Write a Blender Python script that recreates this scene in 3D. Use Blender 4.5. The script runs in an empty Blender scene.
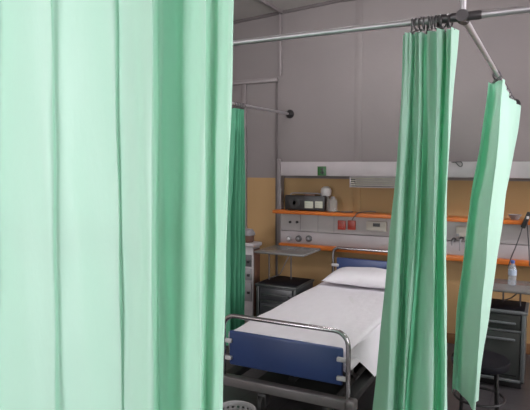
import bpy, bmesh, math, random
from mathutils import Vector, Matrix
random.seed(7)
SC = bpy.context.scene
COL = SC.collection
PI = math.pi
LAMP = 75.0
H = 1.75                      # eye height above the floor

# ------------------------------------------------------------------ camera
FPX, CX, CY = 551.0, 265.0, 205.0
PITCH = math.atan(42 / FPX)
YAW = math.atan(285 / FPX * math.cos(PITCH))
FW = Vector((-math.sin(YAW) * math.cos(PITCH), math.cos(YAW) * math.cos(PITCH), -math.sin(PITCH)))
RT = Vector((math.cos(YAW), math.sin(YAW), 0))
UP = RT.cross(FW)
cam = bpy.data.cameras.new('camera')
cam.sensor_width = 36; cam.lens = FPX / 530 * 36; cam.clip_start = 0.05
camo = bpy.data.objects.new('camera', cam); COL.objects.link(camo)
camo.matrix_world = Matrix(((RT.x, UP.x, -FW.x, 0), (RT.y, UP.y, -FW.y, 0), (RT.z, UP.z, -FW.z, H), (0, 0, 0, 1)))
SC.camera = camo

def ray(px, py):
    return FW + RT * ((px - CX) / FPX) - UP * ((py - CY) / FPX)
def at(px, py, Y):            # point seen at a pixel, at depth Y
    d = ray(px, py); d = d * (Y / d.y)
    return Vector((d.x, d.y, d.z + H))

# ------------------------------------------------------------------ materials
def nodes(name):
    m = bpy.data.materials.new(name); m.use_nodes = True
    nt = m.node_tree
    for n in list(nt.nodes): nt.nodes.remove(n)
    out = nt.nodes.new('ShaderNodeOutputMaterial')
    return m, nt, out
def N(nt, t, **kw):
    n = nt.nodes.new(t)
    for k, v in kw.items():
        if k in n.inputs: n.inputs[k].default_value = v
        else: setattr(n, k, v)
    return n
def mat(name, col, rough=.5, metal=0, var=.12, scale=8, bump=0, bscale=60, spec=.5, trans=0, stretch=None):
    m, nt, out = nodes(name)
    b = N(nt, 'ShaderNodeBsdfPrincipled')
    b.inputs['Roughness'].default_value = rough
    b.inputs['Metallic'].default_value = metal
    b.inputs['Specular IOR Level'].default_value = spec
    b.inputs['Transmission Weight'].default_value = trans
    tc = N(nt, 'ShaderNodeTexCoord')
    mp = N(nt, 'ShaderNodeMapping')
    if stretch: mp.inputs['Scale'].default_value = stretch
    nt.links.new(tc.outputs['Object'], mp.inputs['Vector'])
    nz = N(nt, 'ShaderNodeTexNoise', Scale=scale, Detail=4.0)
    nt.links.new(mp.outputs[0], nz.inputs['Vector'])
    cr = N(nt, 'ShaderNodeValToRGB')
    lo = [max(0, c * (1 - var)) for c in col]; hi = [min(1, c * (1 + var)) for c in col]
    cr.color_ramp.elements[0].position = .3; cr.color_ramp.elements[1].position = .7
    cr.color_ramp.elements[0].color = (*lo, 1); cr.color_ramp.elements[1].color = (*hi, 1)
    nt.links.new(nz.outputs['Fac'], cr.inputs[0])
    nt.links.new(cr.outputs[0], b.inputs['Base Color'])
    if bump:
        n2 = N(nt, 'ShaderNodeTexNoise', Scale=bscale, Detail=3.0)
        nt.links.new(mp.outputs[0], n2.inputs['Vector'])
        bp = N(nt, 'ShaderNodeBump', Strength=bump, Distance=.02)
        nt.links.new(n2.outputs['Fac'], bp.inputs['Height'])
        nt.links.new(bp.outputs[0], b.inputs['Normal'])
    nt.links.new(b.outputs[0], out.inputs[0])
    return m

def curtain_mat(name, dif, trn, tmix):
    m, nt, out = nodes(name)
    tc = N(nt, 'ShaderNodeTexCoord')
    mp = N(nt, 'ShaderNodeMapping'); mp.inputs['Scale'].default_value = (1, 1, .35)
    nt.links.new(tc.outputs['Object'], mp.inputs['Vector'])
    nz = N(nt, 'ShaderNodeTexNoise', Scale=14.0, Detail=5.0)
    nt.links.new(mp.outputs[0], nz.inputs['Vector'])
    # woven threads
    wv = N(nt, 'ShaderNodeTexWave', Scale=160.0, Distortion=.5); wv.bands_direction = 'Z'
    nt.links.new(tc.outputs['Object'], wv.inputs['Vector'])
    bp = N(nt, 'ShaderNodeBump', Strength=.32, Distance=.014)
    nt.links.new(nz.outputs['Fac'], bp.inputs['Height'])
    bp2 = N(nt, 'ShaderNodeBump', Strength=.04, Distance=.001)
    nt.links.new(wv.outputs['Fac'], bp2.inputs['Height'])
    nt.links.new(bp.outputs[0], bp2.inputs['Normal'])
    d = N(nt, 'ShaderNodeBsdfDiffuse', Color=(*dif, 1)); t = N(nt, 'ShaderNodeBsdfTranslucent', Color=(*trn, 1))
    g = N(nt, 'ShaderNodeBsdfGlossy', Color=(1, 1, 1, 1), Roughness=.5)
    for s in (d, t, g): nt.links.new(bp2.outputs[0], s.inputs['Normal'])
    mx = N(nt, 'ShaderNodeMixShader'); mx.inputs[0].default_value = tmix
    nt.links.new(d.outputs[0], mx.inputs[1]); nt.links.new(t.outputs[0], mx.inputs[2])
    m2 = N(nt, 'ShaderNodeMixShader'); m2.inputs[0].default_value = .035
    nt.links.new(mx.outputs[0], m2.inputs[1]); nt.links.new(g.outputs[0], m2.inputs[2])
    nt.links.new(m2.outputs[0], out.inputs[0])
    return m

def clear_mat(name, col, alpha):
    m, nt, out = nodes(name)
    tr = N(nt, 'ShaderNodeBsdfTransparent', Color=(1, 1, 1, 1))
    b = N(nt, 'ShaderNodeBsdfPrincipled'); b.inputs['Base Color'].default_value = (*col, 1); b.inputs['Roughness'].default_value = .12
    nz = N(nt, 'ShaderNodeTexNoise', Scale=20.0)
    mr = N(nt, 'ShaderNodeMapRange'); mr.inputs['To Min'].default_value = alpha * .85; mr.inputs['To Max'].default_value = min(1, alpha * 1.15)
    nt.links.new(nz.outputs['Fac'], mr.inputs['Value'])
    mx = N(nt, 'ShaderNodeMixShader')
    nt.links.new(mr.outputs[0], mx.inputs[0]); nt.links.new(tr.outputs[0], mx.inputs[1]); nt.links.new(b.outputs[0], mx.inputs[2])
    nt.links.new(mx.outputs[0], out.inputs[0])
    return m

def wall_mat(name, split, top, low):
    m, nt, out = nodes(name)
    b = N(nt, 'ShaderNodeBsdfPrincipled', Roughness=.6)
    b.inputs['Specular IOR Level'].default_value = .3
    tc = N(nt, 'ShaderNodeTexCoord'); sp = N(nt, 'ShaderNodeSeparateXYZ')
    geo = N(nt, 'ShaderNodeNewGeometry')
    nt.links.new(geo.outputs['Position'], sp.inputs[0])
    nz = N(nt, 'ShaderNodeTexNoise', Scale=1.3, Detail=5.0)
    nt.links.new(geo.outputs['Position'], nz.inputs['Vector'])
    gt = N(nt, 'ShaderNodeMath', operation='GREATER_THAN'); gt.inputs[1].default_value = split
    nt.links.new(sp.outputs['Z'], gt.inputs[0])
    mx = N(nt, 'ShaderNodeMix', data_type='RGBA')
    nt.links.new(gt.outputs[0], mx.inputs['Factor'])
    mx.inputs['A'].default_value = (*low, 1); mx.inputs['B'].default_value = (*top, 1)
    mr = N(nt, 'ShaderNodeMapRange'); mr.inputs['To Min'].default_value = .86; mr.inputs['To Max'].default_value = 1.14
    nt.links.new(nz.outputs['Fac'], mr.inputs['Value'])
    ml = N(nt, 'ShaderNodeMix', data_type='RGBA', blend_type='MULTIPLY'); ml.inputs['Factor'].default_value = 1
    nt.links.new(mx.outputs['Result'], ml.inputs['A']); nt.links.new(mr.outputs[0], ml.inputs['B'])
    nt.links.new(ml.outputs['Result'], b.inputs['Base Color'])
    n2 = N(nt, 'ShaderNodeTexNoise', Scale=35.0, Detail=4.0)
    nt.links.new(geo.outputs['Position'], n2.inputs['Vector'])
    bp = N(nt, 'ShaderNodeBump', Strength=.12, Distance=.01)
    nt.links.new(n2.outputs['Fac'], bp.inputs['Height']); nt.links.new(bp.outputs[0], b.inputs['Normal'])
    nt.links.new(b.outputs[0], out.inputs[0])
    return m

def floor_mat(name):
    m, nt, out = nodes(name)
    b = N(nt, 'ShaderNodeBsdfPrincipled', Roughness=.38)
    geo = N(nt, 'ShaderNodeNewGeometry')
    br = N(nt, 'ShaderNodeTexBrick', Scale=1.0); br.offset = 0
    br.inputs['Brick Width'].default_value = .33; br.inputs['Row Height'].default_value = .33
    br.inputs['Mortar Size'].default_value = .004
    br.inputs['Color1'].default_value = (.040, .036, .038, 1); br.inputs['Color2'].default_value = (.048, .043, .046, 1)
    br.inputs['Mortar'].default_value = (.018, .016, .018, 1)
    nt.links.new(geo.outputs['Position'], br.inputs['Vector'])
    nz = N(nt, 'ShaderNodeTexNoise', Scale=40.0, Detail=6.0)
    nt.links.new(geo.outputs['Position'], nz.inputs['Vector'])
    mr = N(nt, 'ShaderNodeMapRange'); mr.inputs['To Min'].default_value = .75; mr.inputs['To Max'].default_value = 1.25
    nt.links.new(nz.outputs['Fac'], mr.inputs['Value'])
    ml = N(nt, 'ShaderNodeMix', data_type='RGBA', blend_type='MULTIPLY'); ml.inputs['Factor'].default_value = 1
    nt.links.new(br.outputs['Color'], ml.inputs['A']); nt.links.new(mr.outputs[0], ml.inputs['B'])
    nt.links.new(ml.outputs['Result'], b.inputs['Base Color'])
    nt.links.new(b.outputs[0], out.inputs[0])
    return m

M = {
 'wall': wall_mat('painted_wall', 1.585, (.19, .167, .165), (.36, .222, .102)),
 'wall_plain': wall_mat('painted_wall_plain', 1.2, (.50, .47, .45), (.48, .40, .27)),
 'ceiling': mat('ceiling_paint', (.39, .36, .345), .7, var=.06, scale=1.5),
 'floor': floor_mat('vinyl_tiles'),
 'trim': mat('grey_trim', (.17, .145, .147), .45, var=.06),
 'seam': mat('dark_seam', (.10, .085, .085), .7),
 'duct': mat('cable_duct_plastic', (.19, .165, .165), .4, var=.06),
 'profile': mat('pale_profile', (.215, .186, .188), .35, var=.06),
 'curtain': curtain_mat('mint_green_curtain', (.585, .845, .715), (.31, .80, .55), .28),
 'curtain_shaded': curtain_mat('shaded_green_curtain', (.075, .33, .19), (.06, .38, .18), .22),  # curtain green darkened: the unlit look is put into its colour
 'steel': mat('brushed_steel', (.58, .55, .575), .42, .85, var=.06, scale=30, stretch=(1, 1, 1)),
 'chrome': mat('dull_chrome', (.42, .40, .41), .2, 1, var=.05),
 'gunmetal': mat('dark_metal', (.11, .10, .105), .4, .7),
 'black': mat('black_plastic', (.013, .012, .013), .42),
 'rubber': mat('grey_black_rubber', (.03, .03, .03), .6),
 'bedgrey': mat('grey_enamel_steel', (.17, .152, .155), .4, .2, var=.08),
 'bedblue': mat('blue_laminate', (.030, .055, .165), .33, var=.06, scale=4),
 'clip': mat('pale_grey_clip', (.55, .53, .54), .4),
 'linen': mat('white_linen', (.84, .80, .845), .85, var=.02, bump=.25, bscale=9, spec=.2, stretch=(2.2, 1, 1)),
 'mattress': mat('white_mattress_cover', (.78, .75, .78), .8, var=.03, bump=.15, bscale=20, spec=.2),
 'yellow': mat('yellow_pedal', (.42, .27, .05), .5),
 'panel': mat('white_laminate', (.37, .33, .34), .35, var=.04),
 'panel_low': mat('pale_grey_laminate', (.40, .37, .37), .3, var=.05),
 'orange': mat('orange_laminate', (.52, .135, .02), .33, var=.06),
 'brown': mat('brown_edge', (.16, .075, .03), .5),
 'red': mat('red_plastic', (.36, .032, .014), .35),
 'beige': mat('beige_plastic', (.40, .36, .31), .45),
 'darkgrey': mat('dark_grey_plastic', (.07, .067, .07), .4),
 'midgrey': mat('mid_grey_plastic', (.22, .21, .215), .4),
 'cab': mat('grey_green_metal', (.036, .040, .038), .35, .1, var=.06),
 'cab_dark': mat('dark_blue_grey_metal', (.045, .045, .05), .35, .1, var=.06),
 'cab_edge': mat('pale_grey_metal', (.13, .14, .145), .35, .2, var=.06),
 'tabletop': mat('grey_laminate', (.15, .143, .138), .25, var=.05),
 'signgreen': mat('green_sign', (.010, .075, .012), .4),
 'cream': mat('cream_dial', (.42, .42, .34), .4),
 'jar': mat('frosted_white_plastic', (.62, .57, .56), .35),
 'clear': clear_mat('clear_plastic', (.40, .40, .40), .38),
 'water': clear_mat('clear_bottle', (.50, .55, .62), .38),
 'label': mat('bottle_label', (.36, .42, .52), .5),
 'capblue': mat('blue_cap', (.05, .10, .34), .4),
 'wicker': mat('shaded_white_lattice', (.33, .315, .32), .5),  # white plastic greyed, the shadow on the basket is in its colour
 'trolley': mat('off_white_enamel', (.40, .37, .38), .4),
 'maroon': mat('brown_container', (.10, .045, .03), .5),
 'dullgrey': mat('dull_grey_cloth', (.20, .185, .195), .8, bump=.3, bscale=30),
 'navy': mat('black_seat_vinyl', (.007, .007, .010), .6, spec=.12),
 'pane': clear_mat('window_glass', (.8, .85, .85), .06),
 'frame': mat('white_window_frame', (.7, .7, .68), .4),
}

# ------------------------------------------------------------------ mesh tools
class MB:
    def __init__(s): s.bm = bmesh.new()
    def add(s, b2):
        me = bpy.data.meshes.new('t'); b2.to_mesh(me); b2.free(); s.bm.from_mesh(me); bpy.data.meshes.remove(me); return s
    def box(s, x0, x1, y0, y1, z0, z1, bev=.004, seg=2, rot=None):
        b = bmesh.new(); bmesh.ops.create_cube(b, size=1)
        for v in b.verts:
            v.co = Vector(((x0 + x1) / 2 + v.co.x * (x1 - x0), (y0 + y1) / 2 + v.co.y * (y1 - y0), (z0 + z1) / 2 + v.co.z * (z1 - z0)))
        bev = min(bev, .45 * min(abs(x1 - x0), abs(y1 - y0), abs(z1 - z0)))
        if bev > 0: bmesh.ops.bevel(b, geom=b.edges[:], offset=bev, segments=seg, affect='EDGES', profile=.5)
        if rot:
            c = Vector(rot[0]); bmesh.ops.rotate(b, cent=c, matrix=Matrix.Rotation(rot[1], 3, rot[2]), verts=b.verts[:])
        return s.add(b)
    def rings(s, rs, close_u=True, cap=True):
        b = s.bm; vs = [[b.verts.new(p) for p in r] for r in rs]
        n = len(vs[0])
        for i in range(len(vs) - 1):
            for j in range(n if close_u else n - 1):
                k = (j + 1) % n
                b.faces.new((vs[i][j], vs[i][k], vs[i + 1][k], vs[i + 1][j]))
        if cap and close_u:
            b.faces.new(list(reversed(vs[0]))); b.faces.new(vs[-1])
        return s
    def tube(s, pts, r, n=12, cap=True):
        pts = [Vector(p) for p in pts]; rs = []
        t0 = (pts[1] - pts[0]).normalized()
        ref = Vector((0, 0, 1)) if abs(t0.z) < .9 else Vector((1, 0, 0))
        u = t0.cross(ref).normalized()
        for i, p in enumerate(pts):
            if i == 0: t = pts[1] - pts[0]
            elif i == len(pts) - 1: t = pts[-1] - pts[-2]
            else: t = (pts[i + 1] - pts[i]).normalized() + (pts[i] - pts[i - 1]).normalized()
            t.normalize(); u = (u - t * u.dot(t)).normalized(); w = t.cross(u)
            rr = r[i] if isinstance(r, (list, tuple)) else r
            rs.append([p + (u * math.cos(a) + w * math.sin(a)) * rr for a in [2 * PI * k / n for k in range(n)]])
        return s.rings(rs, cap=cap)
    def lathe(s, c, prof, n=24, axis='Z'):
        c = Vector(c); rs = []
        for r, h in prof:
            ring = []
            for k in range(n):
                a = 2 * PI * k / n; p = Vector((r * math.cos(a), r * math.sin(a), h))
                if axis == 'Y': p = Vector((p.x, -p.z, p.y))
                if axis == 'X': p = Vector((p.z, p.y, -p.x))
                ring.append(c + p)
            rs.append(ring)
        return s.rings(rs)
    def torus(s, c, R, r, axis='X', n=18, m=8, tilt=0):
        c = Vector(c); b = s.bm; vs = []
        for i in range(n):
            a = 2 * PI * i / n; row = []
            for j in range(m):
                t = 2 * PI * j / m
                q = Vector((r * math.sin(t), (R + r * math.cos(t)) * math.cos(a), (R + r * math.cos(t)) * math.sin(a)))
                if axis == 'Y': q = Vector((q.y, q.x, q.z))
                if axis == 'Z': q = Vector((q.y, q.z, q.x))
                if tilt: q = Matrix.Rotation(tilt, 3, 'Z') @ q
                row.append(b.verts.new(c + q))
            vs.append(row)
        for i in range(n):
            for j in range(m):
                b.faces.new((vs[i][j], vs[(i + 1) % n][j], vs[(i + 1) % n][(j + 1) % m], vs[i][(j + 1) % m]))
        return s
    def grid(s, f, nu, nv):
        b = s.bm
        vs = [[b.verts.new(f(i / nu, j / nv)) for i in range(nu + 1)] for j in range(nv + 1)]
        for j in range(nv):
            for i in range(nu):
                b.faces.new((vs[j][i], vs[j][i + 1], vs[j + 1][i + 1], vs[j + 1][i]))
        return s
    def build(s, name, m, parent=None, loc=None, smooth=True, flat_angle=40):
        root = parent
        while root is not None and root.parent is not None: root = root.parent
        base = Vector(loc) if loc is not None else (Vector(root.location) if root is not None else Vector((0, 0, 0)))
        bmesh.ops.recalc_face_normals(s.bm, faces=s.bm.faces[:])
        for v in s.bm.verts: v.co -= base
        me = bpy.data.meshes.new(name); s.bm.to_mesh(me); s.bm.free()
        me.materials.append(m)
        if smooth:
            for p in me.polygons: p.use_smooth = True
            try: me.set_sharp_from_angle(angle=math.radians(flat_angle))
            except Exception: pass
        o = bpy.data.objects.new(name, me); COL.objects.link(o)
        if parent is not None: o.parent = parent
        else: o.location = base
        return o

def tag(o, label, cat, group=None, kind=None):
    if label: o['label'] = label
    if cat: o['category'] = cat
    if group: o['group'] = group
    if kind: o['kind'] = kind
    return o
def thing(name, loc, label, cat, group=None):
    o = bpy.data.objects.new(name, None); COL.objects.link(o); o.location = loc; o.empty_display_size = .1
    return tag(o, label, cat, group)
def struct(name, mb, m, parent=None, smooth=True):
    o = mb.build(name, m, parent, smooth=smooth)
    if parent is None: o['kind'] = 'structure'
    return o
def crom(P, n):                # smooth curve through points
    out = []
    Q = [P[0] * 2 - P[1]] + P + [P[-1] * 2 - P[-2]]
    for i in range(1, len(Q) - 2):
        a, b, c, d = Q[i - 1], Q[i], Q[i + 1], Q[i + 2]
        for k in range(n):
            t = k / n
            out.append(.5 * ((2 * b) + (c - a) * t + (2 * a - 5 * b + 4 * c - d) * t * t + (3 * b - a - 3 * c + d) * t ** 3))
    out.append(P[-1]); return out

# ------------------------------------------------------------------ the room
XL, XR, YN, YF = -4.6, 2.9, -3.2, 5.5
ZC = H + 1.672
def zceil(x): return ZC - (0.06 * (-2.0 - x) if x < -2.0 else 0)
struct('floor', MB().box(XL - .1, XR + .1, YN - .1, YF + .1, -.1, 0, 0), M['floor'], smooth=False)
b = MB()
xs = [XL - .1, -3.6, -3.0, -2.5, -2.0, XR + .1]
b.rings([[(x, YN - .1, zceil(x)), (x, YF + .1, zceil(x)), (x, YF + .1, ZC + .2), (x, YN - .1, ZC + .2)] for x in xs])
struct('ceiling', b, M['ceiling'], smooth=False)
struct('wall_far', MB().box(XL - .1, XR + .1, YF, YF + .1, 0, ZC + .1, 0), M['wall'], smooth=False)
struct('wall_left', MB().box(XL - .1, XL, YN, YF, 0, ZC + .1, 0), M['wall_plain'], smooth=False)
# right wall with three window openings, near wall with two
WR = [(-.9, .5), (3.2, 4.9)]; WZ = (.8, 3.15)
b = MB().box(XR, XR + .15, YN, YF, 0, WZ[0], 0).box(XR, XR + .15, YN, YF, WZ[1], ZC + .1, 0)
e = [YN] + [v for w in WR for v in w] + [YF]
for i in range(0, len(e), 2): b.box(XR, XR + .15, e[i], e[i + 1], WZ[0], WZ[1], 0)
struct('wall_right', b, M['wall_plain'], smooth=False)
WN = [(-4.4, -3.1), (-2.9, -1.25)]
b = MB().box(XL, XR, YN - .15, YN, 0, WZ[0], 0).box(XL, XR, YN - .15, YN, WZ[1], ZC + .1, 0)
e = [XL] + [v for w in WN for v in w] + [XR]
for i in range(0, len(e), 2): b.box(e[i], e[i + 1], YN - .15, YN, WZ[0], WZ[1], 0)
struct('wall_near', b, M['wall_plain'], smooth=False)
def portal(loc, rot, sx, sy):
    l = bpy.data.lights.new('window_portal', 'AREA'); l.shape = 'RECTANGLE'; l.size = sx; l.size_y = sy
    l.cycles.is_portal = True
    o = bpy.data.objects.new('window_portal', l); COL.objects.link(o); o.location = loc; o.rotation_euler = rot
wi = 0
hz = (WZ[0] + WZ[1]) / 2
for (a, c) in WR:
    wi += 1; t = .05; x0, x1 = XR + .04, XR + .10
    f = MB().box(x0, x1, a, a + t, *WZ).box(x0, x1, c - t, c, *WZ).box(x0, x1, a, c, WZ[0], WZ[0] + t).box(x0, x1, a, c, WZ[1] - t, WZ[1])
    f.box(x0, x1, (a + c) / 2 - .03, (a + c) / 2 + .03, *WZ).box(x0, x1, a, c, 2.3, 2.36)
    w = struct('window_%d' % wi, f, M['frame'])
    MB().box(XR + .065, XR + .071, a + t, c - t, WZ[0] + t, WZ[1] - t, 0).build('pane', M['pane'], w)
    portal((XR + .02, (a + c) / 2, hz), (0, PI / 2, 0), WZ[1] - WZ[0], c - a)
for (a, c) in WN:
    wi += 1; t = .05; y0, y1 = YN - .10, YN - .04
    f = MB().box(a, a + t, y0, y1, *WZ).box(c - t, c, y0, y1, *WZ).box(a, c, y0, y1, WZ[0], WZ[0] + t).box(a, c, y0, y1, WZ[1] - t, WZ[1])
    f.box((a + c) / 2 - .03, (a + c) / 2 + .03, y0, y1, *WZ).box(a, c, y0, y1, 2.3, 2.36)
    w = struct('window_%d' % wi, f, M['frame'])
    MB().box(a + t, c - t, YN - .071, YN - .065, WZ[0] + t, WZ[1] - t, 0).build('pane', M['pane'], w)
    portal(((a + c) / 2, YN - .02, hz), (PI / 2, 0, 0), c - a, WZ[1] - WZ[0])
struct('baseboard_far', MB().box(XL, XR, YF - .015, YF, 0, .1, .003), M['brown'])
# ceiling shadow line, wall joints and cable ducts on the far wall
b = MB()
xs2 = [XL, -3.6, -3.0, -2.5, -2.0, XR]
b.rings([[(x, YF - .02, zceil(x) - .03), (x, YF, zceil(x) - .03), (x, YF, zceil(x)), (x, YF - .02, zceil(x))] for x in xs2])
struct('trim_shadow', b, M['seam'], smooth=False)  # dark strip painted for the shadow line along the ceiling joint
struct('trim_2', MB().box(-1.80, -1.725, YF - .006, YF, .1, ZC - .03, .002), M['wall'])
struct('trim_3', MB().box(-2.655, -2.625, YF - .03, YF, H + .95, zceil(-2.64) - .03, .006), M['profile'])
struct('trim_4', MB().box(-2.70, -2.675, YF - .012, YF, .1, H + .93, .002), M['seam'])
struct('trim_5', MB().box(-2.672, -2.632, YF - .04, YF, H - .97, H + .045, .006), M['profile'])
struct('trim_6', MB().box(XL, -2.67, YF - .035, YF, H + .885, H + .93, .005), M['duct'])
struct('trim_7', MB().box(-3.115, -3.065, YF - .03, YF, .1, H + .885, .005), M['duct'])
struct('trim_8', MB().box(-2.65, -2.61, YN, YF - .02, zceil(-2.63) - .028, zceil(-2.65) + .004, .004), M['profile'])

# ------------------------------------------------------------------ curtain rails
ZR = H + .53
YR = 2.15; XA, XB = -2.53, -.30
rail = thing('curtain_rail', (XB, YR, ZR), 'bare steel curtain rail around the bed, hung from ceiling and fixed to far wall', 'curtain rail')
MB().tube([(-2.6, YR, ZR), (2.6, YR, ZR)], .0125, 16).build('front_tube', M['steel'], rail)
for x in (XA, XB):
    MB().tube([(x, YR, ZR), (x, YF - .01, ZR)], .0125, 16).build('side_tube', M['steel'], rail)
    MB().lathe((x, YF, ZR), [(.047, 0), (.047, .012), (.036, .026), (.024, .05), (.018, .06)], 24, 'Y').build('wall_flange', M['black'], rail)
    j = MB().tube([(x - .09, YR, ZR), (x - .085, YR, ZR), (x + .06, YR, ZR), (x + .065, YR, ZR)], [.0135, .0165, .0165, .0135], 16)
    j.tube([(x, YR, ZR + .022), (x, YR, ZR - .022)], .017, 16).tube([(x, YR - .024, ZR), (x, YR + .035, ZR - .002)], .022, 16)
    j.tube([(x, YR + .03, ZR), (x, YR + .06, ZR)], .017, 16)
    j.build('cross_joint', M['gunmetal'], rail)
    MB().tube([(x, YR, ZR + .02), (x, YR, zceil(x) + .01)], .0105, 14).build('hanger_rod', M['steel'], rail)

YB = 1.06
rail2 = thing('curtain_rail', (-1.6, YB, H + .60), 'steel rail above the big near curtain at left', 'curtain rail')
MB().tube([(XL + .01, YB, H + .60), (.9, YB, H + .60)], .0125, 16).build('front_tube', M['steel'], rail2)
for x in (-3.4, .85):
    MB().tube([(x, YB, H + .60), (x, YB, zceil(x) + .01)], .0105, 14).build('hanger_rod', M['steel'], rail2)

# ------------------------------------------------------------------ curtains
def curtain(loc, rows, zs, m, label, nv=70, sub=9, wr=.004, seed=1, pleat=0):
    """rows: for each height a list of plan points; zs: the heights (top first)."""
    curves = [crom([Vector((p[0], p[1], 0)) for p in r], sub) for r in rows]
    n = len(curves[0]) - 1
    rnd = random.Random(seed); ph = [rnd.uniform(0, 6.3) for _ in range(8)]
    def f(u, v):
        i = int(round(u * n)); z = zs[0] + (zs[-1] - zs[0]) * v
        k = 0
        while k < len(zs) - 2 and z < zs[k + 1]: k += 1
        t = (zs[k] - z) / (zs[k] - zs[k + 1])
        # smooth through the rows
        a = curves[max(k - 1, 0)][i]; b_ = curves[k][i]; c = curves[k + 1][i]; d = curves[min(k + 2, len(zs) - 1)][i]
        p = .5 * ((2 * b_) + (c - a) * t + (2 * a - 5 * b_ + 4 * c - d) * t * t + (3 * b_ - a - 3 * c + d) * t ** 3) if len(zs) > 2 else b_.lerp(c, t)
        w = wr * (math.sin(z * 9 + i * .35 + ph[0]) * .5 + math.sin(z * 17 - i * .21 + ph[1]) * .3 + math.sin(z * 5 + i * .6 + ph[2]) * .5)
        w += pleat * math.exp(-v * 5) * math.sin(i * .62 + .8 * math.sin(i * .11))
        return Vector((p.x + w * .4, p.y + w, z + .006 * math.sin(i * .3 + ph[3]) * v))
    mb = MB().grid(f, n, nv)
    root = thing('curtain', loc, label, 'curtain', 'green cubicle curtains')
    o = mb.build('cloth', m, root, flat_angle=180)
    # sewn hem along the bottom, a doubled band of the same cloth
    return root, f
def hooks(root, f, pts, zr, axis='X'):
    for k, (p, u) in enumerate(pts):
        ti = random.uniform(-.35, .35)
        r = MB().torus((p[0], p[1], zr - .008), .023, .0032, axis, tilt=ti)
        q = f(u, 0)
        r.tube([(p[0], p[1], zr - .031), (p[0] * .6 + q.x * .4, p[1] * .6 + q.y * .4, zr - .036), (q.x, q.y, q.z - .004)], .003, 8)
        r.build('ring', M['gunmetal'], root)

def plan(cols, ys, per_row_Y=False):
    rows = []
    for k, y in enumerate(ys):
        r = []
        for c in cols:
            px = c[0][k]; Y = c[1][k] if isinstance(c[1], (list, tuple)) else c[1]
            p = at(px, y, Y); r.append((p.x, p.y))
        rows.append(r)
    return rows

# big near curtain
big = [((-95, -95), 1.08), ((-70, -70), 1.02), ((-40, -42), 1.075), ((-18, -15), 1.03), ((2, 2), 1.065), ((22, 26), 1.015), ((48, 53), 1.01), ((56, 61), 1.030), ((80, 85), 1.045), ((112, 118), 1.03),
       ((119, 124), 1.040), ((136, 137), 1.02), ((149, 147.5), .99), ((154.5, 153.5), 1.0), ((156, 156), 1.04), ((159.5, 158), 1.09), ((167, 165), 1.098), ((182, 178), 1.085), ((197, 192), 1.052), ((205.5, 200.5), 1.03),
       ((208.5, 203), 1.05), ((213, 206.5), 1.064), ((220, 212), 1.060), ((229, 218), 1.042), ((232.5, 220.5), 1.035), ((232, 220.5), 1.05), ((222, 212), 1.10), ((205, 200), 1.13)]
rows = plan(big, (40, 390))
zt, zb = H + .565, .28
za, zc = at(120, 40, 1.04).z, at(120, 390, 1.04).z
def ext(rows, z0, z1, zt, zb):       # carry the lean on to the top and bottom hems
    out = []
    for z in (zt, zb):
        t = (z0 - z) / (z0 - z1); out.append([(a[0] + (b_[0] - a[0]) * t, a[1]) for a, b_ in zip(*rows)])
    return out
c1, f1 = curtain((-1.3, YB, zb), ext(rows, za, zc, zt, zb), (zt, zb), M['curtain'],
                 'large pale mint curtain filling the left of the view, nearest of all', nv=90, wr=.003, seed=3)
hooks(c1, f1, [((f1(u, 0).x, YB), u) for u in [k / 13 for k in range(0, 13)]], H + .60)

# curtain gathered on the front tube in front of the bed
midc = [((404, 393, 375), 2.13), ((408.5, 399, 386), 2.05), ((413, 404.5, 394.5), 2.10), ((414.5, 407, 398), 2.22), ((416.5, 409.5, 400), 2.14), ((420, 415, 403.5), 2.06),
        ((422.5, 419, 405.5), 2.12), ((423, 421, 407), 2.25), ((426, 424, 411), 2.15), ((434, 429.5, 421), 2.08), ((441, 435, 432), 2.05), ((442.5, 436.3, 433.5), 2.09),
        ((445, 438, 436), 2.19), ((449, 441.5, 440.5), 2.14), ((454, 445.3, 445.2), 2.05), ((455, 446.5, 446.5), 2.13), ((453, 445.5, 445.5), 2.20), ((446, 438, 437), 2.24)]
midc = [(px, (2.14 + (Y - 2.14) * .4, Y, Y)) for px, Y in midc]
rows = plan(midc, (35, 200, 400))
zs = [at(430, y, 2.12).z for y in (31.5, 200, 400)]
zs.append(.34)
t = (zs[1] - zs[3]) / (zs[1] - zs[2])
rows.append([(a[0] + (b_[0] - a[0]) * t, a[1]) for a, b_ in zip(rows[1], rows[2])])
c2, f2 = curtain((-.43, YR, .34), rows, zs, M['curtain'], 'mint curtain bunched on the front rail, hanging over the right side of the bed', wr=.005, seed=5, pleat=.02)
hooks(c2, f2, [((at(px, 20, YR).x, YR), u) for px, u in [(412, .02), (417, .12), (421, .22), (424, .33), (428, .42), (432, .5), (436, .56), (440, .63), (443, .72), (448, .82), (450.5, .88)]], ZR)

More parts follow.
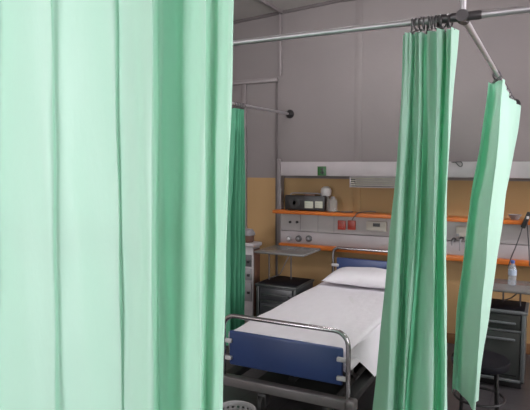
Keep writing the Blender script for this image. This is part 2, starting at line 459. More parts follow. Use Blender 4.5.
# curtain on the right side tube, swept towards the stool at its foot
rc = [((488.5, 479, 470, 459, 451.5), (3.64, 3.66, 3.66, 3.50, 3.36)), ((489.5, 480.5, 471.5, 460.5, 453), (3.70, 3.76, 3.76, 3.58, 3.43)), ((491, 482.5, 473.5, 463, 456), (3.71, 3.78, 3.78, 3.59, 3.44)), ((497, 489.5, 482, 472.3, 465), (3.63, 3.62, 3.60, 3.42, 3.31)), ((503, 496.5, 490.5, 481.5, 474), (3.55, 3.46, 3.42, 3.25, 3.18)),
      ((503.6, 497.5, 491.5, 482.5, 475), (3.60, 3.5, 3.48, 3.31, 3.22)), ((506, 503, 498, 487.5, 476.7), (3.92, 3.9, 3.80, 3.48, 3.30)), ((508.5, 508, 504, 492, 478), (4.25, 4.2, 4.1, 3.62, 3.34)), ((508, 507, 502, 490, 476.5), (4.40, 4.35, 4.25, 3.68, 3.36)),
      ((510.5, 508, 502, 489.5, 475.5), (4.62, 4.6, 4.5, 3.74, 3.38)), ((517, 512, 504.5, 492, 476.5), (4.85, 4.8, 4.6, 3.78, 3.40)), ((516, 511, 502, 490, 475), (5.0, 4.95, 4.75, 3.82, 3.41)), ((522, 514, 506.5, 492.5, 477), (5.25, 5.2, 4.9, 3.9, 3.42))]
rows = plan(rc, (90, 150, 200, 290, 395))
zs = [H + .49, H + .07, H - .24, H - .82, H - 1.375]
c3, f3 = curtain((-.4, 3.5, zs[-1]), rows, zs, M['curtain'], 'mint curtain on the right side rail, its foot swept in front of the black stool', wr=.009, seed=9, pleat=.008)
hooks(c3, f3, [((XB, y), u) for y, u in [(3.58, .1), (3.63, .2), (3.68, .3), (4.2, .5), (4.45, .6), (4.62, .7), (4.85, .8), (4.95, .88), (5.02, .92), (5.2, 1.0)]], ZR, 'Y')

# far left curtain
rows = []
cl = [(-2.64, 4.16), (-2.50, 4.19), (-2.62, 4.24), (-2.50, 4.28), (-2.615, 4.31), (-2.50, 4.355), (-2.61, 4.38), (-2.505, 4.42), (-2.60, 4.445), (-2.515, 4.475), (-2.57, 4.49)]
rows.append([(XA + (x - XA) * .6, y + (4.45 - y) * .45) for x, y in cl]); rows.append([(x, y) for x, y in cl]); rows.append([(XA + (x - XA) * 1.15, y - .03) for x, y in cl])
c4, f4 = curtain((XA, 4.35, .12), rows, (H + .49, H - .5, .12), M['curtain_shaded'], 'narrow green curtain, shade in its colour, far behind, left of the bedside cabinet', nv=50, wr=.004, seed=11)
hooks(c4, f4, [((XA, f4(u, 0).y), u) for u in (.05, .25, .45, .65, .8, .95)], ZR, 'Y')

# ------------------------------------------------------------------ bed
BX0, BX1, BY = -1.955, -1.06, 3.2
BM = (BX0 + BX1) / 2
bed = thing('hospital_bed', (BM, 4.3, 0), 'grey steel hospital bed with blue end boards, made up in white', 'bed')
def end_rail(y, z0, z1, r=.015, rad=.09):
    pts = [(BX0, y, z0), (BX0, y, z1 - rad)]
    for k in range(1, 8):
        a = PI / 2 * k / 8; pts.append((BX0 + rad - rad * math.cos(a), y, z1 - rad + rad * math.sin(a)))
    pts += [(BX0 + rad, y, z1), (BX1 - rad, y, z1)]
    for k in range(1, 8):
        a = PI / 2 * k / 8; pts.append((BX1 - rad + rad * math.sin(a), y, z1 - rad + rad * math.cos(a)))
    pts += [(BX1, y, z1 - rad), (BX1, y, z0)]
    return MB().tube(pts, r, 14)
end_rail(BY - .03, H - 1.47, H - 1.035, .0155).build('foot_rail', M['chrome'], bed)
fb = MB().box(-1.924, -1.103, BY - .012, BY + .014, H - 1.388, H - 1.148, .014, 3).build('foot_board', M['bedblue'], bed)
for x0, x1 in ((BX0 - .012, -1.895), (-1.135, BX1 + .012)):
    for z in (H - 1.215, H - 1.335):
        MB().box(x0, x1, BY - .036, BY - .010, z - .014, z + .014, .006).build('clip', M['clip'], bed)
# frame
MB().box(BX0 - .02, BX1 + .045, BY - .075, BY - .005, H - 1.515, H - 1.452, .008).build('foot_bar', M['bedgrey'], bed)
MB().box(BX0 - .035, BX0 + .02, BY - .09, BY - .002, H - 1.52, H - 1.447, .016, 3).build('bumper', M['bedgrey'], bed)
MB().box(BX1 + .0, BX1 + .06, BY - .09, BY - .002, H - 1.52, H - 1.447, .016, 3).build('bumper', M['bedgrey'], bed)
for x in (BX0 + .01, BX1 - .02):
    MB().box(x - .03, x + .05, BY - .01, 5.33, H - 1.505, H - 1.455, .008).build('side_rail', M['rubber'], bed)
pl = MB().box(BX0 + .03, BX1 - .03, BY + .05, 5.30, H - 1.335, H - 1.303, .004)
for k in range(7): pl.box(BX0 + .05, BX1 - .05, BY + .2 + k * .31, BY + .24 + k * .31, H - 1.39, H - 1.335, .004)
pl.build('mattress_deck', M['darkgrey'], bed)
for y in (3.75, 4.85):
    MB().tube([(BX0 + .12, y, .2), (BM, y + .15, .30), (BX1 - .12, y, .20)], .02, 10).build('lift_arm', M['bedgrey'], bed)
MB().box(BX0 + .15, BX1 - .15, 3.34, 5.2, .155, .215, .01).build('chassis', M['rubber'], bed)
MB().tube([(BM - .06, 3.45, .215), (BM - .05, 4.3, H - 1.335)], .03, 12).build('lift_motor', M['rubber'], bed)
MB().box(-1.10, -1.045, 3.20, 3.28, .17, .19, .006).tube([(-1.07, 3.26, .18), (-1.14, 3.42, .18)], .009, 8).build('brake_pedal', M['yellow'], bed)
for x in (-1.735, -1.25):
    for y in (3.34, 5.1):
        c = MB().lathe((x, y, .0), [(0.001, .03), (.012, .03)], 8) if False else MB()
        c.tube([(x, y, .12), (x, y, .17)], .016, 10)
        c.box(x - .032, x - .024, y - .03, y + .03, .05, .135, .004).box(x + .024, x + .032, y - .03, y + .03, .05, .135, .004).box(x - .032, x + .032, y - .03, y + .03, .12, .14, .004)
        c = c.build('castor', M['darkgrey'], bed)
        MB().lathe((x - .02, y, .065), [(.02, 0), (.05, 0), (.065, .008), (.065, .032), (.05, .04), (.02, .04)], 24, 'X').build('wheel', M['rubber'], c)
# head end
end_rail(5.325, H - 1.47, H - .868, .0155, .06).build('head_rail', M['chrome'], bed)
MB().box(-1.915, -1.10, 5.315, 5.338, H - 1.29, H - .965, .012, 3).build('head_board', M['bedblue'], bed)
for x0, x1 in ((BX0 - .01, -1.89), (-1.125, BX1 + .01)):
    MB().box(x0, x1, 5.30, 5.326, H - 1.06, H - 1.03, .006).build('clip', M['clip'], bed)

# mattress
MX0, MX1, MY0, MY1, MZ = -1.945, -1.09, 3.235, 5.295, H - 1.172
mat_o = MB().box(MX0 + .01, MX1 - .01, MY0 + .01, MY1, H - 1.300, MZ - .006, .03, 4).build('mattress', M['mattress'], loc=(BM, 4.3, H - 1.303))
tag(mat_o, 'white covered mattress on the hospital bed, under the sheet', 'mattress')

# sheet: over the top, tucked at the foot, hanging on both sides
rs = random.Random(4); W = [(rs.uniform(2, 9), rs.uniform(1, 5), rs.uniform(0, 6.3)) for _ in range(7)]
def und(x, y):
    return sum(math.sin(a * x + b_ * y + c) for a, b_, c in W) * .0022
def sheet(u, v):
    y = MY0 + .005 + v * (5.26 - MY0)
    dl, dr = .16, .275
    wtop = MX1 - MX0 + .03
    tot = dl + wtop + dr
    front = max(0, min(1, 1 - (y - 3.38) / .19))     # at the foot the sheet is tucked in close
    dr_e = (dr + .03 * math.sin(y * 5.2) + .012 * math.sin(y * 13)) * (1 - front) + .085 * front
    s = u * tot
    if s < dl:
        z = MZ - (dl - s); x = MX0 - .015 - .01 * math.sin(y * 9); k = (dl - s)
        x -= .01 * k
    elif s < dl + wtop:
        x = MX0 - .015 + (s - dl); z = MZ
    else:
        k = (s - dl - wtop) / dr
        x = MX1 + .015 + .05 * k * (1 - front) + .02 * k * math.sin(y * 11) - .02 * front * k
        z = MZ - k * dr_e
    e = min(abs(x - (MX0 - .015)), abs(x - (MX1 + .015)))
    if dl < s < dl + wtop: z -= .018 * max(0, 1 - e / .05) ** 2
    z += und(x, y) * (1.0 if dl < s < dl + wtop else .3)
    # shallow crown and turn-down at the foot
    if dl < s < dl + wtop: z -= .022 * max(0, 1 - (y - MY0) / .05) ** 2
    return Vector((x, y, z + .003))
sh = thing('bed_sheet', (BM, 4.3, MZ), 'white sheet spread over the hospital bed, hanging down on its right side', 'sheet')
MB().grid(sheet, 90, 110).build('cover', M['linen'], sh, flat_angle=180)
def foot(u, v):
    p = sheet((.16 + u * (MX1 - MX0 + .03)) / (.16 + MX1 - MX0 + .03 + .275), 0)
    return Vector((p.x, p.y - .012 * math.sin(min(1, v * 3) * PI / 2), p.z - v * .105 - .004 * math.sin(u * 40) * v))
MB().grid(foot, 60, 12).build('foot_tuck', M['linen'], sh, flat_angle=180)
sp = []
cxr, czr = MX1 + .005, H - 1.285
for k in range(30):
    a = k / 29 * 3.6 * PI; r = .034 - .026 * k / 29
    sp.append((cxr + r * math.cos(a), czr + r * math.sin(a)))
MB().grid(lambda u, v: Vector((sp[int(round(u * 29))][0], MY0 - .02 + v * .16, sp[int(round(u * 29))][1])), 29, 4).build('rolled_corner', M['linen'], sh, flat_angle=180)

# pillow
def cushion(c, sx, sy, sz, n=30):
    b = MB(); c = Vector(c)
    for sgn in (1, -1):
        def f(u, v):
            x, y = u * 2 - 1, v * 2 - 1
            h = max(0, (1 - abs(x) ** 3.2)) ** .55 * max(0, (1 - abs(y) ** 2.6)) ** .6
            pin = 1 - .05 * (1 - abs(x) ** 2) * abs(y) ** 4
            return c + Vector((x * sx * (1 - .05 * (1 - y * y) * abs(x) ** 4), y * sy * pin, sgn * h * (sz if sgn > 0 else sz * .35) + .004 * math.sin(7 * x + 3 * y) * h))
        b.grid(f, n, n)
    bmesh.ops.remove_doubles(b.bm, verts=b.bm.verts[:], dist=.0005)
    return b
pb = cushion((-1.50, 5.085, MZ + .050), .405, .225, .115)
tag(pb.build('pillow', M['linen'], loc=(-1.50, 5.085, MZ + .005), flat_angle=180), 'white pillow at the head of the bed against the blue head board', 'pillow')

# ------------------------------------------------------------------ wall unit behind the beds
UX0, UX1 = -2.60, 1.6
unit = thing('bed_head_unit', (BM, YF, H - .9), 'long white wall unit with orange shelves and medical outlets behind the bed', 'wall unit')
MB().box(at(280.5, 170, 5.22).x, UX1, 5.22, YF, H - .131, H + .012, .006).build('upper_panel', M['panel'], unit)
YP = 5.42
zseam = H - .735
MB().box(UX0, UX1, YP, YF, zseam + .003, H - .54, .004).build('upper_fascia', M['panel_low'], unit)
MB().box(UX0, UX1, YP - .004, YF, H - .877, zseam - .003, .004).build('lower_fascia', M['panel'], unit)
MB().box(UX0 - .045, UX1, 5.30, YF, H - .541, H - .505, .004).build('shelf', M['orange'], unit)
MB().box(UX0, UX1, 5.36, YF, H - .917, H - .868, .008).build('bumper_rail', M['orange'], unit)
MB().box(UX0 - .014, UX0 + .002, YP - .008, YF, H - .875, H - .131, .003).build('end_profile', M['profile'], unit)
# louvred lamp box under the upper panel
lx0 = at(349.5, 182, 5.235).x; lx1 = lx0 + .60
lz0 = at(360, 187.5, 5.235).z
lb = MB().box(lx0, lx0 + .012, 5.235, 5.40, lz0, H - .131, .002).box(lx1 - .012, lx1, 5.235, 5.40, lz0, H - .131, .002)
lb.box(lx0, lx1, 5.39, 5.40, lz0, H - .131, .002).box(lx0, lx1, 5.235, 5.39, lz0, lz0 + .008, .002).box(lx0, lx1, 5.235, 5.25, H - .144, H - .131, .002)
lb = lb.build('lamp_box', M['panel'], unit)
for k in range(4):
    z = lz0 + .02 + k * .021
    MB().box(lx0 + .012, lx1 - .012, 5.238, 5.268, z, z + .009, .001).build('louvre', M['beige'], lb)
# red sockets
for a, c in ((338, 346), (348, 356)):
    p0, p1 = at(a, 229.5, YP), at(c, 220.5, YP)
    s_ = MB().box(p0.x, p1.x, YP - .018, YP, p0.z, p1.z, .006).build('red_socket', M['red'], unit)
    s_['label'] = 'red square socket cover'
    cx_, cz_ = (p0.x + p1.x) / 2, (p0.z + p1.z) / 2
    MB().lathe((cx_, YP - .017, cz_), [(.026, 0), (.026, .004), (.022, .004), (.018, -.0)], 20, 'Y').build('socket_face', M['red'], s_)
# gas outlets and small knobs
for i, px in enumerate((289.5, 299, 309.2)):
    p = at(px, 238.5, YP)
    o = MB().lathe((p.x, YP - .004, p.z), [(.036, 0), (.036, .012), (.031, .020), (.022, .022)], 24, 'Y').build('gas_outlet', M['midgrey'] if i == 0 else M['darkgrey'], unit)
    MB().lathe((p.x, YP - .026, p.z), [(.016, 0), (.016, .016), (.010, .022)], 16, 'Y').build('valve', M['clip'] if i == 0 else M['midgrey'], o)
for px in (290.3, 297.3):
    p = at(px, 222, YP)
    MB().lathe((p.x, YP, p.z), [(.014, 0), (.014, .014), (.010, .018)], 16, 'Y').build('knob', M['black'], unit)
for px in (300.5, 318, 334):
    p = at(px, 226, YP); MB().box(p.x - .002, p.x + .002, YP - .0025, YP, zseam + .006, H - .53, 0).build('joint_line', M['midgrey'], unit)
p0, p1 = at(367, 230.5, YP), at(387, 221.5, YP)
o = MB().box(p0.x, p1.x, YP - .04, YP, p0.z, p1.z, .006).build('call_box', M['beige'], unit)
q0, q1 = at(373, 226.5, YP - .04), at(380, 223.5, YP - .04)
MB().box(q0.x, q1.x, YP - .043, YP - .039, q0.z, q1.z, .001).build('display', M['black'], o)
MB().box(p0.x + .01, p1.x - .01, YP - .042, YP - .039, p0.z + .008, p0.z + .012, .001).build('slot', M['midgrey'], o)
# control box and taps seen between the two right curtains
p0, p1 = at(456.5, 236, YP), at(467, 226, YP)
o = MB().box(p0.x, p1.x, YP - .04, YP, p0.z, p1.z, .006).build('control_box', M['beige'], unit)
MB().box(p0.x, p0.x + .03, YP - .05, YP - .038, p0.z, p0.z + .03, .003).build('button', M['midgrey'], o)
for (px, py, ln) in ((454, 239.5, .05), (462, 238.5, .11)):
    p = at(px, py, YP)
    o = MB().lathe((p.x, YP, p.z), [(.02, 0), (.02, .02), (.012, .03), (.012, .05)], 16, 'Y').build('gas_outlet', M['darkgrey'], unit)
    MB().tube([(p.x, YP - .045, p.z), (p.x - .01, YP - .055, p.z - .02), (p.x - .012, YP - .05, p.z - ln)], .008, 8).build('hose', M['midgrey'], o)

# things on the wall unit ------------------------------------------------
p0, p1 = at(317.6, 175.6, 5.217), at(326.2, 166.4, 5.217)
sg = thing('sign', ((p0.x + p1.x) / 2, 5.219, p0.z), 'small dark green square sign with black mark on white panel above bed', 'sign')
MB().box(p0.x, p1.x, 5.212, 5.2195, p0.z, p1.z, .001).build('plate', M['signgreen'], sg)
mx, mz = (p0.x + p1.x) / 2 + .006, (p0.z + p1.z) / 2
MB().box(mx - .007, mx + .009, 5.2105, 5.2125, mz - .035, mz + .032, 0).box(mx - .022, mx + .02, 5.2105, 5.2125, mz - .022, mz - .008, 0).box(mx - .02, mx - .004, 5.2105, 5.2125, mz + .012, mz + .022, 0).build('mark', M['black'], sg)

SZ = H - .505
p0, p1 = at(284.5, 200, 5.33), at(324.5, 196, 5.33)
rz1 = at(300, 195.5, 5.33).z
ra = thing('radio', ((p0.x + p1.x) / 2, 5.37, SZ), 'black box-shaped radio with two pale dials on the orange shelf', 'radio')
MB().box(p0.x, p1.x, 5.335, 5.40, SZ + .008, rz1, .008).build('case', M['black'], ra)
for a, c in ((304.5, 313), (315, 322.5)):
    q0, q1 = at(a, 208, 5.33), at(c, 201.5, 5.33)
    d = MB().box(q0.x, q1.x, 5.328, 5.337, q0.z, q1.z, .003).build('dial', M['cream'], ra)
    d['label'] = 'pale cream dial'
    for k in (.3, .6): MB().box(q0.x + .008, q1.x - .008, 5.3265, 5.3285, q0.z + (q1.z - q0.z) * k, q0.z + (q1.z - q0.z) * k + .004, 0).build('scale_line', M['midgrey'], d)
MB().lathe(((p0.x + at(300, 200, 5.33).x) / 2 + .02, 5.336, (SZ + rz1) / 2), [(.065, 0), (.065, .004), (.056, .006), (.02, .001)], 28, 'Y').build('loudspeaker', M['black'], ra)
hz0 = rz1
MB().tube([(p0.x + .05, 5.375, hz0), (p0.x + .06, 5.375, hz0 + .018), (p0.x + .10, 5.375, hz0 + .024), (p1.x - .10, 5.375, hz0 + .024), (p1.x - .06, 5.375, hz0 + .018), (p1.x - .05, 5.375, hz0)], .006, 8).build('handle', M['midgrey'], ra)
for x in (p0.x + .04, p1.x - .04):
    for y in (5.35, 5.385): MB().lathe((x, y, SZ), [(.01, 0), (.01, .01)], 10).build('foot', M['rubber'], ra)
q = at(311, 194.5, 5.37)
bk = MB().box(q.x - .07, q.x + .055, 5.34, 5.365, rz1, rz1 + .016, .003)
tag(bk.build('wallet', M['maroon'], loc=(q.x, 5.37, rz1)), 'small flat reddish brown case lying on top of the black radio', 'case')

q = at(326, 190, 5.445)
jr = thing('jar', (q.x, 5.445, SZ), 'clear jar with a large white round cap standing behind the radio', 'jar')
zt_ = at(326, 186.5, 5.445).z
MB().lathe((q.x, 5.445, SZ), [(.035, 0), (.042, .004), (.042, zt_ - SZ - .11), (.036, zt_ - SZ - .098)], 24).build('body', M['clear'], jr)
MB().lathe((q.x, 5.445, SZ), [(.040, zt_ - SZ - .10), (.054, zt_ - SZ - .085), (.057, zt_ - SZ - .045), (.050, zt_ - SZ - .018), (.030, zt_ - SZ - .004), (.024, zt_ - SZ)], 20).build('lid', M['jar'], jr)
q = at(333, 205, 5.37); zt_ = at(333, 196.5, 5.37).z - SZ
hb = thing('humidifier_bottle', (q.x, 5.37, SZ), 'clear plastic bottle right of the radio on the orange shelf', 'bottle')
MB().lathe((q.x, 5.37, SZ), [(.040, 0), (.046, .006), (.046, zt_ - .05), (.035, zt_ - .028), (.02, zt_ - .02)], 24).build('body', M['clear'], hb)
MB().lathe((q.x, 5.37, SZ), [(.022, zt_ - .022), (.022, zt_ - .002), (.016, zt_)], 18).build('cap', M['midgrey'], hb)
# cable on the shelf
pts = [at(px, py, Y) for px, py, Y in [(335, 213, 5.40), (342, 213, 5.36), (349, 212, 5.37), (353, 212, 5.40)]]
pts2 = [at(px, py, Y) for px, py, Y in [(352, 220, 5.29), (354, 217, 5.285), (358, 213.5, 5.30), (364, 212, 5.36), (370, 211.5, 5.40), (376, 212, 5.42)]]
for p in pts + pts2[2:]: p.z = max(SZ + .006, min(p.z, SZ + .02))
cb = MB().tube(crom(pts, 6), .006, 8).tube(crom(pts2, 6), .006, 8)
tag(cb.build('cable', M['darkgrey'], loc=tuple(pts[0])), 'black cable lying on the orange shelf above the red sockets', 'cable')
# bowl on the right end of the shelf
q = at(515, 215, 5.38)
bw = MB().lathe((q.x, 5.38, SZ), [(.03, 0), (.032, .004), (.055, .04), (.058, .046), (.054, .046), (.03, .01), (.001, .008)], 24)
tag(bw.build('bowl', M['midgrey'], loc=(q.x, 5.38, SZ)), 'grey bowl on the orange shelf at the far right', 'bowl')
# hand control hanging from the shelf, far right
q = at(526, 214, 5.29)
hc = thing('hand_control', (q.x, 5.29, SZ - .06), 'black hand control clipped over the shelf edge at far right', 'hand control')
MB().box(q.x - .02, q.x + .02, 5.265, 5.298, SZ - .065, SZ + .085, .01, 3, rot=((q.x, 5.28, SZ), .35, 'Y')).build('handset', M['black'], hc)
MB().box(q.x + .006, q.x + .026, 5.260, 5.267, SZ + .02, SZ + .045, .003).build('button', M['jar'], hc)
e1 = [at(523.5, 222, 5.29), at(521, 232, 5.30), at(516, 246, 5.31), at(511, 258, 5.32), at(508, 268, 5.33)]
MB().tube(crom(e1, 5), .005, 8).build('cord', M['darkgrey'], hc)
e2 = [at(527, 222, 5.29), at(528, 235, 5.30), at(529, 250, 5.31), at(529.5, 266, 5.32)]
MB().tube(crom(e2, 5), .005, 8).build('cord', M['darkgrey'], hc)
# wire hook on the upper panel
w0 = [at(px, py, 5.214) for px, py in [(451.5, 162.2), (456, 162), (460, 161.5), (462, 163), (462, 165.5), (460, 166.5), (457.5, 164.5), (455.5, 162.2)]]
tag(MB().tube(crom(w0, 6), .0045, 8).build('wire_hook', M['darkgrey'], loc=tuple(w0[0])), 'thin black wire loop hooked on the white panel between the two right curtains', 'hook')

# ------------------------------------------------------------------ bedside cabinets and their tables
def cabinet(x0, x1, y0, y1, z1, body, dark, edge, label, door):
    c = thing('bedside_cabinet', ((x0 + x1) / 2, (y0 + y1) / 2, 0), label, 'cabinet', 'bedside cabinets')
    zb_ = .06
    MB().box(x0, x1, y0 + .02, y1, zb_, z1 - .03, .006).build('body', body, c)
    MB().box(x0 - .012, x1 + .012, y0 - .01, y1 + .01, z1 - .028, z1 - .004, .008).build('top', edge, c)
    MB().box(x0 + .012, x1 - .012, y0 + .012, y1 - .012, z1 - .0045, z1, .001).build('top_inlay', dark, c)
    for xa in (x0, x1 - .03): MB().box(xa, xa + .03, y0 - .002, y0 + .025, zb_, z1 - .028, .004).build('post', edge, c)
    MB().box(x0, x1, y0 - .002, y0 + .025, zb_, zb_ + .022, .004).build('bottom_rail', edge, c)
    zd = z1 - .035
    zsp = zd - .125
    d = MB().box(x0 + .036, x1 - .036, y0 + .004, y0 + .03, zsp + .006, zd - .004, .005).build('drawer', body, c)
    MB().box(x0 + .03, x1 - .03, y0, y0 + .024, zsp - .012, zsp + .003, .003).build('middle_rail', edge, c)
    MB().box(x0 + .05, x1 - .07, y0 - .014, y0 + .006, zsp + .05, zsp + .066, .005).build('handle', edge, d)
    zl = zsp - .016
    if door:
        d = MB().box(x0 + .036, x1 - .036, y0 + .004, y0 + .03, zb_ + .028, zl, .005).build('door', body, c)
        MB().box(x0 + .05, x1 - .07, y0 - .014, y0 + .006, zl - .062, zl - .046, .005).build('handle', edge, d)
        MB().box(x0 + .055, x1 - .055, y0 + .001, y0 + .006, zb_ + .05, zb_ + .056, .001).build('groove', dark, d)
    else:
        hz_ = (zl - zb_ - .03) / 3
        for k in range(3):
            d = MB().box(x0 + .036, x1 - .036, y0 + .004, y0 + .03, zb_ + .03 + k * hz_, zb_ + .022 + (k + 1) * hz_, .005).build('drawer', body, c)
            MB().box(x0 + .06, x1 - .06, y0 - .012, y0 + .006, zb_ + .03 + k * hz_ + .07, zb_ + .03 + k * hz_ + .085, .005).build('handle', edge, d)
    MB().box(x0 + .02, x1 - .02, y0 + .05, y1 - .02, 0, zb_ + .005, .003).build('gap_shade', M['black'], c)  # black block standing in for the shaded gap under the cabinet
    return c
YC = 4.55
cabinet(-2.44, -2.03, YC, 4.97, H - 1.135, M['cab_dark'], M['navy'], M['cab'], 'dark grey bedside cabinet with drawers, between shaded green curtain and bed', False)
cabinet(-.56, -.12, YC, 4.90, H - 1.125, M['cab'], M['navy'], M['cab_edge'], 'grey green bedside cabinet with bar handles, right of the swept curtain', True)

def side_table(x0, x1, y0, y1, z, label, legs, base):
    t = thing('bed_table', ((x0 + x1) / 2, (y0 + y1) / 2, base), label, 'table', 'flap tables over the cabinets')
    MB().box(x0, x1, y0, y1, z - .022, z, .008).build('tabletop', M['tabletop'], t)
    for (a, c_) in legs:
        MB().tube([(a, c_, base), (a, c_, z - .02)], .007, 10).build('leg', M['gunmetal'], t)
    for k in (0,):
        (a, c_), (d, e_) = legs[0], legs[1]
        MB().tube([(a, c_, base + .01), ((a + d) / 2, (c_ + e_) / 2, base + .05), (d, e_, z - .03)], .005, 8).build('brace', M['gunmetal'], t)
    return t
side_table(-2.465, -1.955, YC, 4.985, H - .83, 'grey flap table on thin legs above the left bedside cabinet', [(-2.40, 4.74), (-2.22, 4.86)], H - 1.135)
side_table(-.52, .02, YC - .02, 4.96, H - .968, 'grey flap table above the right cabinet, carrying the water bottle', [(-.30, 4.80), (-.17, 4.72)], H - 1.125)
# rim at the back of the right table is part of the top; the bottle
q = at(512, 284, 4.72); TZ = H - .968
wb = thing('water_bottle', (q.x, 4.72, TZ), 'small clear water bottle with blue cap on the right flap table', 'bottle')
bh = at(512, 260, 4.72).z - TZ
MB().lathe((q.x, 4.72, TZ), [(.026, 0), (.031, .006), (.031, .04), (.029, .05), (.031, .06), (.031, bh * .62), (.024, bh * .74), (.0135, bh * .86), (.0135, bh * .92)], 24).build('body', M['water'], wb)
MB().lathe((q.x, 4.72, TZ), [(.0315, bh * .42), (.0315, bh * .62), (.0305, bh * .62)], 24).build('paper_band', M['label'], wb)
MB().lathe((q.x, 4.72, TZ), [(.0155, bh * .88), (.016, bh * .98), (.012, bh)], 18).build('cap', M['capblue'], wb)
# folded bracket under right table
# ------------------------------------------------------------------ stool
sx, sy, sz_ = -.36, 3.77, .485
st = thing('stool', (sx, sy, 0), 'round black stool on four legs behind the foot of the swept curtain', 'stool')
MB().lathe((sx, sy, 0), [(.155, sz_ - .055), (.176, sz_ - .05), (.182, sz_ - .025), (.176, sz_ - .006), (.14, sz_), (.001, sz_ + .002)], 36).build('seat', M['navy'], st)
for k in range(4):
    a = PI / 4 + k * PI / 2 + .12
    x, y = math.cos(a), math.sin(a)
    MB().tube([(sx + x * .135, sy + y * .135, sz_ - .05), (sx + x * .165, sy + y * .165, 0)], .011, 10).build('leg', M['black'], st)
MB().torus((sx, sy, .22), .153, .009, 'Z', 40, 8).build('foot_ring', M['black'], st)

# ------------------------------------------------------------------ waste basket
q = at(235, 410, 2.72)
bx, by, bz = q.x, 2.72, q.z
wbk = thing('waste_basket', (bx, by, 0), 'white lattice waste basket on the floor before the foot of the bed', 'basket')
b = MB(); nseg, nz_ = 44, 22
def brad(z): return .085 + .035 * (z / bz)
ring_v = []
for j in range(nz_ + 1):
    z = .012 + (bz - .012) * j / nz_
    ring_v.append([b.bm.verts.new((bx + brad(z) * math.cos(2 * PI * k / nseg), by + brad(z) * math.sin(2 * PI * k / nseg), z)) for k in range(nseg)])
for j in range(nz_):
    for k in range(nseg):
        if j % 2 == 1 and k % 2 == 1 and 1 < j < nz_ - 1: continue
        k2 = (k + 1) % nseg
        b.bm.faces.new((ring_v[j][k], ring_v[j][k2], ring_v[j + 1][k2], ring_v[j + 1][k]))
o = b.build('lattice_wall', M['wicker'], wbk)
md = o.modifiers.new('s', 'SOLIDIFY'); md.thickness = .003
MB().torus((bx, by, bz), brad(bz), .005, 'Z', 40, 8).build('rim', M['wicker'], wbk)
MB().lathe((bx, by, 0), [(.08, 0), (.086, .004), (.086, .014), (.001, .014)], 32).build('base', M['wicker'], wbk)

# ------------------------------------------------------------------ trolley behind the far left curtain
tx1 = at(252.5, 260, 4.86).x
tz = at(250, 243.5, 4.86).z
tr = thing('trolley', (tx1 - .2, 4.95, 0), 'off-white equipment trolley half hidden by the shaded green curtain', 'trolley')
MB().box(tx1 - .42, tx1 + .02, 4.85, 5.04, tz - .04, tz, .012).build('top_tray', M['trolley'], tr)
MB().box(tx1 - .40, tx1, 4.87, 5.02, .12, tz - .04, .008).build('body', M['trolley'], tr)
MB().box(tx1 + .0005, tx1 + .008, 4.885, 5.01, .14, tz - .06, .002).build('side_shade', M['maroon'], tr)  # dark sheet painted as the shade on the trolley's right side
for k, (za_, zb__) in enumerate(((tz - .24, tz - .12), (tz - .38, tz - .26), (tz - .60, tz - .40))):
    d = MB().box(tx1 - .385, tx1 - .015, 4.858, 4.875, za_, zb__, .004).build('drawer', M['darkgrey'] if k == 0 else M['midgrey'], tr)
    MB().box(tx1 - .06, tx1 - .03, 4.845, 4.86, (za_ + zb__) / 2 - .02, (za_ + zb__) / 2 + .005, .003).build('handle', M['black'], d)
for x in (tx1 - .36, tx1 - .04):
    for y in (4.90, 4.99):
        MB().lathe((x - .015, y, .05), [(.01, 0), (.046, 0), (.05, .006), (.05, .024), (.046, .03), (.01, .03)], 18, 'X').tube([(x, y, .05), (x, y, .125)], .012, 10).build('castor', M['rubber'], tr)
q0 = at(241, 240, 4.945)
q1 = at(254.0, 240, 4.945)
cn = thing('container', ((q0.x + q1.x) / 2, 4.945, tz), 'dark brown container with a sagging grey cover on top of the trolley', 'container')
ch = at(248, 234, 4.945).z - tz
cxm, rr = (q0.x + q1.x) / 2, (q1.x - q0.x) / 2
MB().lathe((cxm, 4.945, tz), [(rr * .8, 0), (rr * .86, .006), (rr * .93, ch * .6), (rr * .9, ch)], 26).build('body', M['maroon'], cn)
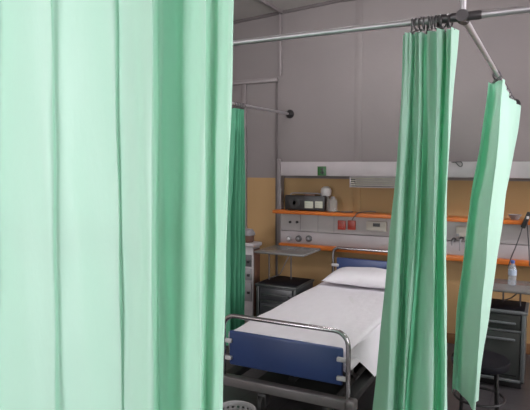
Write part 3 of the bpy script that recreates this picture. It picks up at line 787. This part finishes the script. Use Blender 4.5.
MB().lathe((cxm, 4.945, tz), [(rr * 1.0, ch * .86), (rr * 1.08, ch * .95), (rr * 1.0, ch * 1.25), (rr * .7, ch * 1.6), (rr * .2, ch * 1.68)], 26).build('cover', M['dullgrey'], cn)

# ------------------------------------------------------------------ ceiling lamps
def emit(name, col, st):
    m, nt, out = nodes(name); e = N(nt, 'ShaderNodeEmission', Color=(*col, 1), Strength=st)
    nt.links.new(e.outputs[0], out.inputs[0]); return m
M['tube'] = emit('fluorescent_tube', (1, .955, .98), LAMP)
for (x, y, lab) in ((-1.45, 3.75, 'long fluorescent ceiling lamp above the foot of the bed'), (1.5, 3.75, 'added unseen ceiling lamp right of the bed bay')):  # second lamp is added out of view to light the right curtain
    cl_ = thing('ceiling_lamp', (x, y, ZC - .09), lab, 'lamp', 'ceiling lamps')
    MB().box(x - .62, x + .62, y - .11, y + .11, ZC - .06, ZC, .006).build('housing', M['frame'], cl_)
    for d in (-.05, .05):
        MB().tube([(x - .59, y + d, ZC - .09), (x + .59, y + d, ZC - .09)], .018, 12).build('tube', M['tube'], cl_)
    for d in (-.6, .6): MB().box(x + d - .012, x + d + .012, y - .08, y + .08, ZC - .115, ZC - .05, .004).build('end_cap', M['frame'], cl_)

# ------------------------------------------------------------------ light: overcast daylight through the windows
w = bpy.data.worlds.new('world'); SC.world = w; w.use_nodes = True
nt = w.node_tree
for n in list(nt.nodes): nt.nodes.remove(n)
wo = nt.nodes.new('ShaderNodeOutputWorld'); bg = nt.nodes.new('ShaderNodeBackground')
bg.inputs[0].default_value = (.98, .96, 1.0, 1); bg.inputs[1].default_value = 11.5
nt.links.new(bg.outputs[0], wo.inputs[0])

SC.view_settings.view_transform = 'Standard'; SC.view_settings.look = 'None'
SC.view_settings.exposure = 0.22; SC.view_settings.gamma = 1.0
SC.view_settings.use_curve_mapping = False
SC.cycles.max_bounces = 8; SC.cycles.diffuse_bounces = 5; SC.cycles.transparent_max_bounces = 12
SC.cycles.caustics_reflective = False; SC.cycles.caustics_refractive = False
SC.cycles.sample_clamp_indirect = 6
